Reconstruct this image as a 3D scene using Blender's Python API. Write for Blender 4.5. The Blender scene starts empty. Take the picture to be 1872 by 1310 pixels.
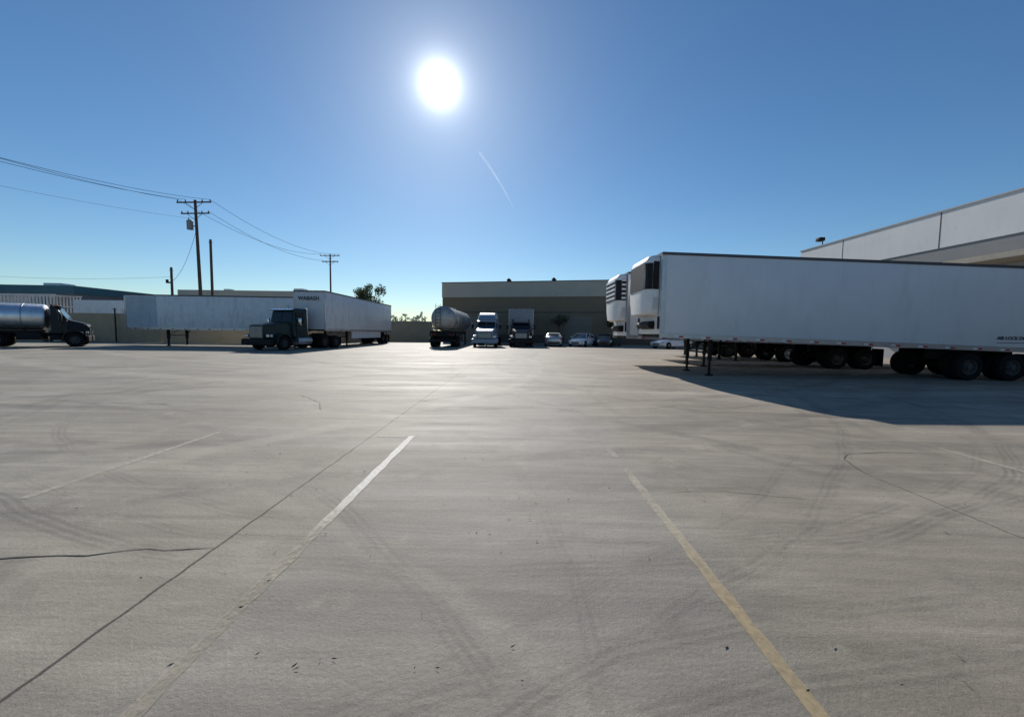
import bpy,bmesh,math,random
from mathutils import Vector,Matrix
R=math.radians
random.seed(7)
scene=bpy.context.scene
col=scene.collection
SUN_EL=30.1; SUN_AZ=-11.1
sd=Vector((math.sin(R(SUN_AZ))*math.cos(R(SUN_EL)),math.cos(R(SUN_AZ))*math.cos(R(SUN_EL)),math.sin(R(SUN_EL))))
# ---------------------------------------------------------------- node helper
class NT:
    def __init__(s,nt): s.nt=nt; s.L=nt.links
    def n(s,t,**k):
        o=s.nt.nodes.new(t)
        for a,b in k.items(): setattr(o,a,b)
        return o
    def setin(s,sock,v):
        if hasattr(v,'is_output') : s.L.new(v,sock)
        else: sock.default_value=v
    def m(s,op,a,b=0.0,c=0.0,clamp=False):
        o=s.n('ShaderNodeMath',operation=op,use_clamp=clamp)
        s.setin(o.inputs[0],a); s.setin(o.inputs[1],b); s.setin(o.inputs[2],c)
        return o.outputs[0]
    def noise(s,vec,scale,detail=4,rough=.5,dist=0.):
        o=s.n('ShaderNodeTexNoise'); s.L.new(vec,o.inputs['Vector'])
        o.inputs['Scale'].default_value=scale;o.inputs['Detail'].default_value=detail
        o.inputs['Roughness'].default_value=rough;o.inputs['Distortion'].default_value=dist
        return o.outputs['Fac']
    def rng(s,v,a,b,c=0.,d=1.):
        o=s.n('ShaderNodeMapRange'); s.setin(o.inputs[0],v)
        for i,x in enumerate((a,b,c,d)): o.inputs[i+1].default_value=x
        return o.outputs[0]
    def sm(s,v,a,b,c=0.,d=1.):
        o=s.n('ShaderNodeMapRange',interpolation_type='SMOOTHSTEP'); s.setin(o.inputs[0],v)
        for i,x in enumerate((a,b,c,d)): o.inputs[i+1].default_value=x
        return o.outputs[0]
    def mix(s,f,a,b,bt='MIX'):
        o=s.n('ShaderNodeMix',data_type='RGBA',blend_type=bt)
        s.setin(o.inputs[0],f)
        for sock,v in ((o.inputs[6],a),(o.inputs[7],b)):
            if hasattr(v,'is_output'): s.L.new(v,sock)
            else: sock.default_value=(v[0],v[1],v[2],1)
        return o.outputs[2]
    def gray(s,v):
        o=s.n('ShaderNodeCombineColor')
        for i in range(3): s.L.new(v,o.inputs[i])
        return o.outputs[0]
    def mapping(s,vec,loc=(0,0,0),rot=(0,0,0),scale=(1,1,1)):
        o=s.n('ShaderNodeMapping'); s.L.new(vec,o.inputs[0])
        o.inputs[1].default_value=loc;o.inputs[2].default_value=rot;o.inputs[3].default_value=scale
        return o.outputs[0]
def newmat(name):
    m=bpy.data.materials.new(name); m.use_nodes=True
    t=NT(m.node_tree); b=m.node_tree.nodes['Principled BSDF']
    return m,t,b
MATS={}
def mat(name,c,rough=.5,metal=0.,var=.12,scale=3.,bump=0.,bscale=40.,dirt=None,spec=.5,coat=0.,seam=0.,seamdark=.25):
    if name in MATS: return MATS[name]
    m,t,b=newmat(name)
    tc=t.n('ShaderNodeTexCoord').outputs['Object']
    f=t.noise(tc,scale,5,.6)
    f=t.rng(f,.3,.7,1-var,1+var*.6)
    colr=t.mix(1.0,c,t.gray(f),'MULTIPLY')
    if dirt:
        d=t.noise(t.mapping(tc,scale=(1.3,1.3,.35)),2.2,6,.65)
        colr=t.mix(t.sm(d,.5,.75,0,dirt[3]),colr,dirt[:3])
    if seam:
        sx=t.n('ShaderNodeSeparateXYZ'); t.L.new(tc,sx.inputs[0])
        w=t.m('PINGPONG',sx.outputs[0],seam/2)
        k=t.sm(w,0.,.022,seamdark,0.)
        colr=t.mix(k,colr,(c[0]*.35,c[1]*.35,c[2]*.37))
    t.L.new(colr,b.inputs['Base Color'])
    rr=t.rng(t.noise(tc,scale*4,4),.3,.7,max(.02,rough-.08),min(1,rough+.1))
    t.L.new(rr,b.inputs['Roughness'])
    b.inputs['Metallic'].default_value=metal
    b.inputs['Specular IOR Level'].default_value=spec
    b.inputs['Coat Weight'].default_value=coat
    if bump:
        bp=t.n('ShaderNodeBump'); bp.inputs['Strength'].default_value=bump; bp.inputs['Distance'].default_value=.02
        t.L.new(t.noise(tc,bscale,4),bp.inputs['Height']); t.L.new(bp.outputs[0],b.inputs['Normal'])
    MATS[name]=m
    return m
WHITE=mat('trailer_white',(.72,.73,.755),.42,dirt=(.50,.48,.45,.22),var=.04,scale=1.2,bump=.05,bscale=3,seam=1.22,seamdark=.07)
WHITE2=mat('van_white',(.70,.71,.73),.45,dirt=(.35,.33,.3,.40),var=.08,seam=.61,seamdark=.30,bump=.06,bscale=4)
VANBLUE=mat('door_blue_gray',(.40,.47,.53),.45,dirt=(.3,.3,.3,.4),seam=.61,seamdark=.4)
RWHITE=mat('reefer_white',(.78,.78,.78),.35,dirt=(.45,.43,.4,.25),var=.04)
ALU=mat('aluminium',(.45,.46,.48),.38,.85,var=.1)
POL=mat('polished_tank',(.85,.85,.85),.38,.9,var=.10,scale=1.5,dirt=(.45,.42,.38,.4))
DULL=mat('dull_tank',(.44,.42,.39),.5,.7,var=.15,scale=1.5,dirt=(.20,.18,.15,.6))
CHROME=mat('chrome',(.60,.61,.63),.2,1.,var=.05)
DARK=mat('dark_steel',(.014,.014,.015),.7,.0,var=.3,spec=.25)
BLACKP=mat('black_paint',(.010,.010,.012),.38,0,spec=.25,coat=.05)
GRILLE=mat('black_grille',(.012,.012,.014),.6,spec=.3)
GRILLEC=mat('worn_chrome',(.22,.23,.24),.4,.8,var=.1)
RUB=mat('rubber',(.011,.011,.012),.9,var=.3,scale=8,spec=.2)
RIM=mat('rim_painted',(.07,.07,.07),.6,.0,dirt=(.03,.027,.025,.7),scale=8,spec=.3)
RIMW=mat('rim_white',(.50,.50,.50),.5,.0,dirt=(.2,.18,.16,.5),scale=8)
GLASS=mat('dark_glass',(.02,.024,.028),.08,0,spec=.5,var=.05)
BLUEW=mat('pale_blue_paint',(.22,.27,.34),.35,coat=.2)
TEALP=mat('dark_green_paint',(.016,.036,.034),.38,coat=.08,spec=.3)
CARW=mat('car_white',(.72,.73,.74),.25,coat=.6,var=.03)
CARS=mat('car_silver',(.50,.50,.51),.3,.4,coat=.5,var=.03)
CARD=mat('car_dark',(.02,.022,.026),.3,coat=.5,var=.03)
REDL=mat('red_lens',(.45,.02,.015),.25)
AMB=mat('amber_lens',(.7,.25,.03),.3)
LENS=mat('clear_lens',(.65,.66,.68),.1,.3)
TAPE=mat('tape_white',(.75,.75,.75),.4)
TAPER=mat('tape_red',(.45,.04,.03),.4)
WOODP=mat('pole_wood',(.075,.055,.042),.85,var=.3,scale=6,bump=.4)
WIRE=mat('wire_black',(.035,.025,.03),1.0,spec=0.)
INK=mat('ink_dark',(.05,.05,.06),.5)
STUC=mat('stucco_tan',(.35,.29,.20),.9,var=.12,scale=.6,bump=.3,bscale=30,dirt=(.22,.18,.13,.4))
STUCP=mat('stucco_pale',(.52,.47,.38),.9,var=.12,scale=.6,bump=.3,bscale=30,dirt=(.3,.26,.2,.4))
STUCD=mat('stucco_brown',(.21,.165,.11),.9,var=.12,scale=.5,bump=.3,bscale=30)
CREAM=mat('parapet_cream',(.48,.44,.37),.85,var=.06,scale=.6)
TILT=mat('tilt_up_white',(.64,.64,.64),.8,var=.05,scale=.4,bump=.1,bscale=20,dirt=(.45,.43,.40,.25))
TILTM=mat('tilt_up_gray',(.40,.41,.42),.8,var=.05,scale=.4)
TILTD=mat('tilt_up_dark_gray',(.22,.225,.23),.8,var=.05,scale=.4)
TEALB=mat('teal_fascia',(.045,.13,.17),.7,var=.1,scale=.5)
GRAYB=mat('gray_block',(.16,.16,.165),.9,var=.15,scale=.5)
BIN=mat('bin_green',(.02,.035,.03),.6)
# ---------------------------------------------------------------- mesh builder
SPLIT={'corner_grille','corner_post','side_door','service_panel','front_fender','mud_flap','marker_light','tail_light','side_skirt','step','nose_hose_panel','fuse_cutout','roof_unit','window','wheel_chock'}
def sharp(me,ang=35):
    for p in me.polygons: p.use_smooth=True
    me.set_sharp_from_angle(angle=R(ang))
class B:
    def __init__(s): s.bm=bmesh.new(); s.mi=0
    def _tag(s,n0):
        s.bm.faces.ensure_lookup_table()
        for f in s.bm.faces[n0:]: f.material_index=s.mi
    def poly(s,secs,closed_caps=True,bev=0,ring=False):
        n0=len(s.bm.faces); rows=[[s.bm.verts.new(p) for p in sec] for sec in secs]
        fs=[]
        k=len(rows[0])
        for a,b in zip(rows[:-1],rows[1:]):
            for i in range(k):
                j=(i+1)%k
                fs.append(s.bm.faces.new((a[i],a[j],b[j],b[i])))
        if closed_caps:
            fs.append(s.bm.faces.new(rows[0][::-1])); fs.append(s.bm.faces.new(rows[-1]))
        if bev:
            es=set()
            for f in fs: es.update(f.edges)
            bmesh.ops.bevel(s.bm,geom=list(es),offset=bev,segments=2,affect='EDGES',profile=.5)
        s._tag(n0); return s
    def box(s,x0,x1,y0,y1,z0,z1,bev=0):
        return s.poly([[(x,y0,z0),(x,y1,z0),(x,y1,z1),(x,y0,z1)] for x in (x0,x1)],bev=bev)
    def prism(s,pts,y0,y1,bev=0):
        return s.poly([[(p[0],y,p[1]) for p in pts] for y in (y0,y1)],bev=bev)
    def cyl(s,p0,p1,r0,r1=None,n=12):
        r1=r0 if r1 is None else r1
        p0=Vector(p0);p1=Vector(p1);d=(p1-p0).normalized()
        a=d.orthogonal().normalized();b=d.cross(a)
        return s.poly([[p+ (a*math.cos(t)+b*math.sin(t))*r for t in [2*math.pi*i/n for i in range(n)]] for p,r in ((p0,r0),(p1,r1))])
    def tube(s,pts,r,n=5):
        pts=[Vector(p) for p in pts];secs=[]
        for i,p in enumerate(pts):
            d=(pts[min(i+1,len(pts)-1)]-pts[max(i-1,0)]).normalized()
            a=d.cross(Vector((0,0,1))); a=(a if a.length>.01 else Vector((1,0,0))).normalized(); b=d.cross(a)
            rr=r[i] if isinstance(r,(list,tuple)) else r
            secs.append([p+(a*math.cos(t)+b*math.sin(t))*rr for t in [2*math.pi*k/n for k in range(n)]])
        return s.poly(secs)
    def lathe(s,prof,n=24,axis='y',c=(0,0,0)):
        n0=len(s.bm.faces);rows=[]
        for i in range(n):
            t=2*math.pi*i/n
            if axis=='y': rows.append([s.bm.verts.new((c[0]+r*math.cos(t),c[1]+h,c[2]+r*math.sin(t))) for r,h in prof])
            else: rows.append([s.bm.verts.new((c[0]+h,c[1]+r*math.cos(t),c[2]+r*math.sin(t))) for r,h in prof])
        for i in range(n):
            a=rows[i];b=rows[(i+1)%n]
            for k in range(len(prof)-1): s.bm.faces.new((a[k],a[k+1],b[k+1],b[k]))
        s._tag(n0);return s
    def mesh(s,name,mats,shear=None,ang=35):
        bmesh.ops.remove_doubles(s.bm,verts=s.bm.verts,dist=1e-5)
        bmesh.ops.recalc_face_normals(s.bm,faces=s.bm.faces)
        if shear:
            for v in s.bm.verts: v.co.z+=shear[0]*(v.co.x-shear[1])
        me=bpy.data.meshes.new(name); s.bm.to_mesh(me); s.bm.free()
        for m in (mats if isinstance(mats,(list,tuple)) else [mats]): me.materials.append(m)
        sharp(me,ang); return me
    def islands(s):
        seen=set();out=[]
        for f in s.bm.faces:
            if f in seen: continue
            st=[f];seen.add(f);isl=[]
            while st:
                g=st.pop();isl.append(g)
                for v in g.verts:
                    for h in v.link_faces:
                        if h not in seen: seen.add(h);st.append(h)
            out.append(isl)
        return out
    def done(s,name,mats,parent=None,loc=(0,0,0),rot=(0,0,0),shear=None,label=None,ang=35):
        if name in SPLIT and parent:
            isl=s.islands();r=None
            for I in isl:
                nb=B();mp={}
                for f in I:
                    vs=[]
                    for v in f.verts:
                        if v not in mp: mp[v]=nb.bm.verts.new(v.co)
                        vs.append(mp[v])
                    nf=nb.bm.faces.new(vs);nf.material_index=f.material_index
                r=obj(name,nb.mesh(name,mats,shear,ang),parent,loc,rot,label)
            s.bm.free();return r
        return obj(name,s.mesh(name,mats,shear,ang),parent,loc,rot,label)
def obj(name,data,parent=None,loc=(0,0,0),rot=(0,0,0),label=None):
    o=bpy.data.objects.new(name,data); col.objects.link(o)
    o.location=loc;o.rotation_euler=rot
    if parent: o.parent=parent
    if label: o['label']=label
    return o
def thing(name,label,cat,loc=(0,0,0),yaw=0,group=None):
    o=obj(name,None,None,loc,(0,0,R(yaw)),label); o.empty_display_size=.3
    o['category']=cat
    if group: o['group']=group
    return o
def top(o,label,cat,group=None):
    o['label']=label;o['category']=cat
    if group:o['group']=group
    return o
WC={}
def wheel(parent,x,y,r,side,w=.28,rim=RIM):
    key=(r,w,rim.name)
    if key not in WC:
        b=B();h=w/2
        b.lathe([(r*.57,-h*.8),(r*.62,-h),(r*.88,-h),(r*.97,-h*.86),(r,-h*.6),(r*.985,-h*.3),(r,-h*.25),(r,h*.25),(r*.985,h*.3),(r,h*.6),(r*.97,h*.86),(r*.88,h),(r*.62,h),(r*.57,h*.8),(r*.57,-h*.8)],28)
        ty=b.mesh('tyre',RUB)
        b=B()
        b.lathe([(r*.575,-h*.8),(r*.575,h*.85),(r*.53,h*.75),(r*.48,h*.2),(r*.3,h*.05),(r*.26,h*.5),(r*.2,h*.55),(r*.18,h*1.0),(0.001,h*1.05)],24)
        for i in range(8):
            t=2*math.pi*i/8
            b.cyl((r*.38*math.cos(t),h*.1,r*.38*math.sin(t)),(r*.38*math.cos(t),h*.35,r*.38*math.sin(t)),r*.03,n=6)
        WC[key]=(ty,b.mesh('rim',rim))
    e=obj('wheel',None,parent,(x,y,r),(0,0,0 if side>0 else math.pi)); e.empty_display_size=.2
    obj('tyre',WC[key][0],e);obj('rim',WC[key][1],e)
def sec(x,h0,h1,z0,z1,c=.08):
    return [(x,-h0+c,z0),(x,h0-c,z0),(x,h0,z0+c),(x,h1,z1-c),(x,h1-c,z1),(x,-h1+c,z1),(x,-h1,z1-c),(x,-h0,z0+c)]
def text(name,s,size,mt,parent,loc,rot,bold=0.):
    cu=bpy.data.curves.new('t','FONT');cu.body=s;cu.size=size;cu.extrude=.004;cu.offset=bold
    o=bpy.data.objects.new('t',cu);col.objects.link(o)
    dg=bpy.context.evaluated_depsgraph_get()
    me=bpy.data.meshes.new_from_object(o.evaluated_get(dg));bpy.data.objects.remove(o)
    me.materials.clear();me.materials.append(mt)
    return obj(name,me,parent,loc,rot)
# ---------------------------------------------------------------- ground
m,t,b=newmat('concrete_yard')
tc=t.n('ShaderNodeTexCoord').outputs['Object']
sx=t.n('ShaderNodeSeparateXYZ');t.L.new(tc,sx.inputs[0]);X=sx.outputs[0];Y=sx.outputs[1]
n1=t.noise(tc,.22,7,.6,.4)
c=t.mix(t.sm(n1,.36,.66),(.300,.266,.204),(.385,.345,.275))
n2=t.noise(t.mapping(tc,rot=(0,0,R(7)),scale=(.22,1.3,1)),1.0,6,.62,.9)
c=t.mix(1,c,t.gray(t.rng(n2,.32,.68,.78,1.11)),'MULTIPLY')
n3=t.noise(t.mapping(tc,rot=(0,0,R(-32)),scale=(.3,1.8,1)),1.1,6,.65,.8)
c=t.mix(1,c,t.gray(t.rng(n3,.32,.68,.83,1.11)),'MULTIPLY')
n6=t.noise(t.mapping(tc,rot=(0,0,R(28)),scale=(.5,7,1)),.9,5,.7,1.2)
c=t.mix(1,c,t.gray(t.rng(n6,.32,.68,.88,1.09)),'MULTIPLY')
n7=t.noise(t.mapping(tc,rot=(0,0,R(-12)),scale=(.4,9,1)),1.0,5,.7,1.0)
c=t.mix(1,c,t.gray(t.rng(n7,.32,.68,.90,1.07)),'MULTIPLY')
# centre lane greyer, pinkish cast at the near right
xw=t.m('ADD',X,t.m('MULTIPLY',t.m('SUBTRACT',t.noise(tc,.6,3),.5),.9))
lane=t.m('MULTIPLY',t.sm(xw,-1.75,-1.35),t.sm(xw,1.0,1.6,1,0))
c=t.mix(t.m('MULTIPLY',lane,.8),c,t.mix(1,c,(.87,.88,.95),'MULTIPLY'))
c=t.mix(t.m('MULTIPLY',t.sm(xw,1.2,2.0),.6),c,t.mix(1,c,(1.02,.97,.98),'MULTIPLY'))
# dark oily patches and dust
n4=t.noise(tc,.75,6,.62,.6)
c=t.mix(t.sm(n4,.53,.72,0,.48),c,(.145,.127,.105))
n8=t.noise(t.mapping(tc,loc=(3,17,0),scale=(.7,1.6,1)),2.6,6,.7,.8)
c=t.mix(t.sm(n8,.56,.72,0,.35),c,(.16,.14,.115))
n5=t.noise(t.mapping(tc,loc=(9,3,0)),1.9,6,.65)
c=t.mix(t.sm(n5,.55,.72,0,.38),c,(.45,.40,.31))
BR=[t.sm(t.noise(t.mapping(tc,loc=(k*7,k*3,0)),.6+.3*k,5,.72),.38,.58) for k in range(3)]
wob=t.m('MULTIPLY',t.m('SUBTRACT',t.noise(tc,.5,2),.5),.35)
cnt=[0]
def arc(cx,cy,Rr,w,k,rib=True):
    global c
    dx=t.m('SUBTRACT',X,cx);dy=t.m('SUBTRACT',Y,cy)
    d=t.m('ADD',t.m('SQRT',t.m('ADD',t.m('MULTIPLY',dx,dx),t.m('MULTIPLY',dy,dy))),wob)
    a=t.m('ABSOLUTE',t.m('SUBTRACT',d,Rr))
    q=t.sm(a,w*.3,w,1,0)
    if rib: q=t.m('MULTIPLY',q,t.sm(t.m('SINE',t.m('MULTIPLY',d,105.)),-.7,.5,.3,1))
    br=BR[cnt[0]%3];cnt[0]+=1
    q=t.m('MULTIPLY',q,t.m('MULTIPLY',br,abs(k)*1.05))
    c=t.mix(q,c,(.135,.117,.097) if k>0 else (.46,.41,.32))
arc(-.5,12.4,10.0,.14,.45);arc(-.5,12.4,9.72,.1,.3);arc(.6,13.4,10.6,.12,.3)
arc(3.5,-8.1,10.0,.12,.55);arc(3.5,-8.1,10.35,.12,.4)
arc(-9,16,17.12,.10,.45);arc(-9,16,16.7,.08,.3)
arc(-14,-9,17.5,.13,.35);arc(6,-16,21.5,.25,.40,False);arc(6,-16,23.4,.22,.38,False)
arc(-6,32,27.,.3,.38,False);arc(-6,32,24.9,.3,.38,False)
arc(22,2,16.9,.15,.35);arc(18,20,19.,.2,.35,False);arc(18,20,21.,.2,.35,False)
arc(-25,30,26.5,.3,.4,False);arc(12,40,30.5,.35,.4,False);arc(12,40,28.3,.3,.38,False)
arc(-10,-10,15.5,.12,-.3,False);arc(-20,18,21.,.3,-.35,False);arc(3,60,46,.4,-.4,False);arc(3,60,50,.5,-.4,False)
arc(-6,2,6.4,.1,.3);arc(10,9,8.2,.12,.32)
# fine grain
c=t.mix(1,c,t.gray(t.rng(t.noise(tc,38,5,.75),.3,.7,.84,1.12)),'MULTIPLY')
c=t.mix(1,c,t.gray(t.rng(t.noise(tc,240,2,.6),.3,.7,.78,1.18)),'MULTIPLY')
sp=t.n('ShaderNodeTexVoronoi');t.L.new(tc,sp.inputs['Vector']);sp.inputs['Scale'].default_value=7
c=t.mix(t.sm(sp.outputs['Distance'],.015,.04,.4,0),c,(.10,.09,.08))
# saw-cut joints
wig=t.m('MULTIPLY',t.m('SUBTRACT',t.noise(tc,3.5,5,.6),.5),.05)
def joint(pos,axis,w,k,lo=None,hi=None):
    global c
    a=X if axis=='x' else Y; o=Y if axis=='x' else X
    q=t.sm(t.m('ABSOLUTE',t.m('SUBTRACT',t.m('ADD',a,wig),pos)),w*.4,w,k,0)
    if lo is not None: q=t.m('MULTIPLY',q,t.m('MULTIPLY',t.m('GREATER_THAN',o,lo),t.m('LESS_THAN',o,hi)))
    c=t.mix(q,c,(.05,.038,.032))
joint(-2.04,'x',.014,.9,-20,18);joint(3.84,'x',.010,.8,-20,4.2)
joint(-2.04,'x',.03,.35,18,60);joint(2.78,'y',.008,.3,-2.04,-.6)
joint(12.5,'y',.02,.3,-30,4);joint(9.4,'x',.02,.4,5,50);joint(-9.2,'x',.02,.4,3,50);joint(24,'y',.03,.4,-40,40)
t.L.new(c,b.inputs['Base Color'])
t.L.new(t.rng(n2,.3,.7,.64,.80),b.inputs['Roughness'])
b.inputs['Specular IOR Level'].default_value=.3
bp=t.n('ShaderNodeBump');bp.inputs['Strength'].default_value=.55;bp.inputs['Distance'].default_value=.012
hh=t.m('ADD',t.m('MULTIPLY',t.noise(tc,55,5,.75),.7),t.m('MULTIPLY',t.noise(tc,7,4,.6),.7))
t.L.new(hh,bp.inputs['Height']);t.L.new(bp.outputs[0],b.inputs['Normal'])
GM=m
bb=B();n0=0
vs=[bb.bm.verts.new(p) for p in ((-900,-300,0),(900,-300,0),(900,1500,0),(-900,1500,0))];bb.bm.faces.new(vs)
g=bb.done('ground',GM);g['kind']='structure'
# parking lines
def linemat(name,ca,cb,y0,y1,lo,hi,mx=.8):
    m,t,b=newmat(name);tc=t.n('ShaderNodeTexCoord').outputs['Object']
    sx=t.n('ShaderNodeSeparateXYZ');t.L.new(tc,sx.inputs[0])
    f=t.sm(sx.outputs[1],y0,y1)
    c=t.mix(f,ca,cb);t.L.new(t.mix(1,c,t.gray(t.rng(t.noise(tc,25,4),.3,.7,.75,1.1)),'MULTIPLY'),b.inputs['Base Color'])
    b.inputs['Roughness'].default_value=.75
    w=t.noise(t.mapping(tc,scale=(1.5,1,1)),14,8,.8)
    w2=t.noise(tc,1.4,3,.5)
    a=t.m('ADD',t.m('MULTIPLY',w,.7),t.m('MULTIPLY',w2,.5))
    a=t.m('ADD',a,t.m('MULTIPLY',f,hi-lo));a=t.sm(a,.52-lo,.86-lo,0,mx)
    t.L.new(a,b.inputs['Alpha']);return m
def strip(name,pts,w,mt,z=.004,label=None,jit=0.):
    b=B()
    P=[]
    for a,c_ in zip(pts[:-1],pts[1:]):
        n=max(1,int((Vector(c_)-Vector(a)).length/.12)) if jit else 1
        for i in range(n): P.append(Vector(a).lerp(Vector(c_),i/n))
    P.append(Vector(pts[-1]))
    rows=[]
    for i,p in enumerate(P):
        d=(P[min(i+1,len(P)-1)]-P[max(i-1,0)]).normalized();nn=Vector((-d.y,d.x))
        q=p+nn*random.uniform(-jit,jit) if 0<i<len(P)-1 else p
        ww=w*(random.uniform(.5,1.4) if jit>.005 else random.uniform(.85,1.12) if jit else 1)/2
        if jit>.005 and (i==0 or i==len(P)-1): ww*=.2
        rows.append((b.bm.verts.new((*(q+nn*ww),z)),b.bm.verts.new((*(q-nn*ww),z))))
    for a,c_ in zip(rows[:-1],rows[1:]): b.bm.faces.new((a[0],a[1],c_[1],c_[0]))
    o=b.done(name,mt);o['kind']='structure'
    return o
LW=linemat('worn_white_line',(.48,.42,.31),(.80,.76,.66),2.5,3.9,.08,.32,.88)
RY=linemat('worn_yellow_line',(.52,.40,.22),(.60,.53,.40),2.0,3.4,.21,.19,.62)
FW=linemat('faint_line',(.55,.50,.40),(.60,.55,.45),3,5,.16,.16,.65)
strip('painted_parking_line',[(-1.47,1.2),(-1.47,5.55)],.085,LW,jit=.004)
strip('painted_parking_line',[(-1.52,5.5),(-1.95,5.5)],.06,FW)
strip('painted_parking_line',[(1.22,1.0),(1.22,4.35)],.080,RY,jit=.004)
strip('painted_parking_line',[(1.21,4.75),(1.21,5.65)],.08,FW)
strip('painted_parking_line',[(-4.25,3.3),(-4.25,5.6)],.08,FW)
strip('painted_parking_line',[(5.75,4.2),(5.75,5.4)],.08,FW)
CR=mat('crack_dark',(.05,.043,.038),.9,var=.4,scale=9)
strip('pavement_crack',[(-2.05,2.60),(-2.2,2.565),(-2.35,2.54),(-2.48,2.56),(-2.6,2.54),(-2.8,2.485),(-2.95,2.46),(-3.1,2.45),(-3.25,2.42),(-3.8,2.40),(-4.4,2.3)],.013,CR,.003,jit=.016)
strip('pavement_crack',[(5.6,5.1),(5.27,5.16),(4.7,5.15),(4.25,5.05),(4.03,4.84),(3.87,4.45),(3.84,4.2)],.009,CR,.003,jit=.008)
strip('pavement_crack',[(-3.6,7.2),(-4.0,8.0),(-4.3,8.3),(-4.9,8.9)],.010,CR,.003,jit=.02)
strip('pavement_crack',[(-2.04,8.3),(-1.4,9.1),(-1.0,9.3)],.010,CR,.003,jit=.02)
strip('pavement_crack',[(-8.5,7.5),(-7.4,7.7),(-6.6,7.5)],.012,CR,.003,jit=.02)
strip('pavement_crack',[(2.6,7.9),(3.4,8.3),(4.4,8.1),(5.3,8.6)],.010,CR,.003,jit=.02)
strip('pavement_crack',[(1.4,3.7),(2.0,3.75),(2.7,3.6)],.005,CR,.003,jit=.01)
strip('pavement_crack',[(-6.4,10.5),(-5.2,10.9),(-3.6,10.6),(-2.04,10.9)],.014,CR,.003,jit=.03)
strip('pavement_crack',[(2.0,12.0),(3.2,11.4),(5.4,11.7),(7.5,11.2)],.014,CR,.003,jit=.03)
# litter
b=B();lit=[(-2.0,3.45),(-1.85,3.6),(1.7,3.5),(1.75,3.3),(-4.4,4.4),(.85,6.3),(-1.75,2.3),(-.95,1.65),(1.55,1.85),(2.1,1.8),(0.0,1.8),(-.05,3.1),(2.4,1.55),(1.25,1.6),(2.3,1.72)]
for i in range(110):
    y=1.6+abs(random.gauss(0,4));lit.append((random.uniform(-1.2,1.2)*y,y))
for x,y in lit:
    a=random.uniform(0,6.28);l=random.uniform(.004,.018);w=l*random.choice([.12,.15,.35])
    d=Vector((math.cos(a),math.sin(a),0));nn=Vector((-d.y,d.x,0));p=Vector((x,y,.006))
    vs=[b.bm.verts.new(q) for q in (p-d*l,p-d*l*.3+nn*w+Vector((0,0,.004)),p+d*l+Vector((0,0,.006)),p+d*l*.2-nn*w)]
    b.bm.faces.new(vs)
o=b.done('leaf_litter',mat('dry_leaf',(.12,.09,.06),.9,var=.4));o['kind']='stuff'
top(o,'tiny dry leaves and twigs scattered on the concrete','litter')
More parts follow.
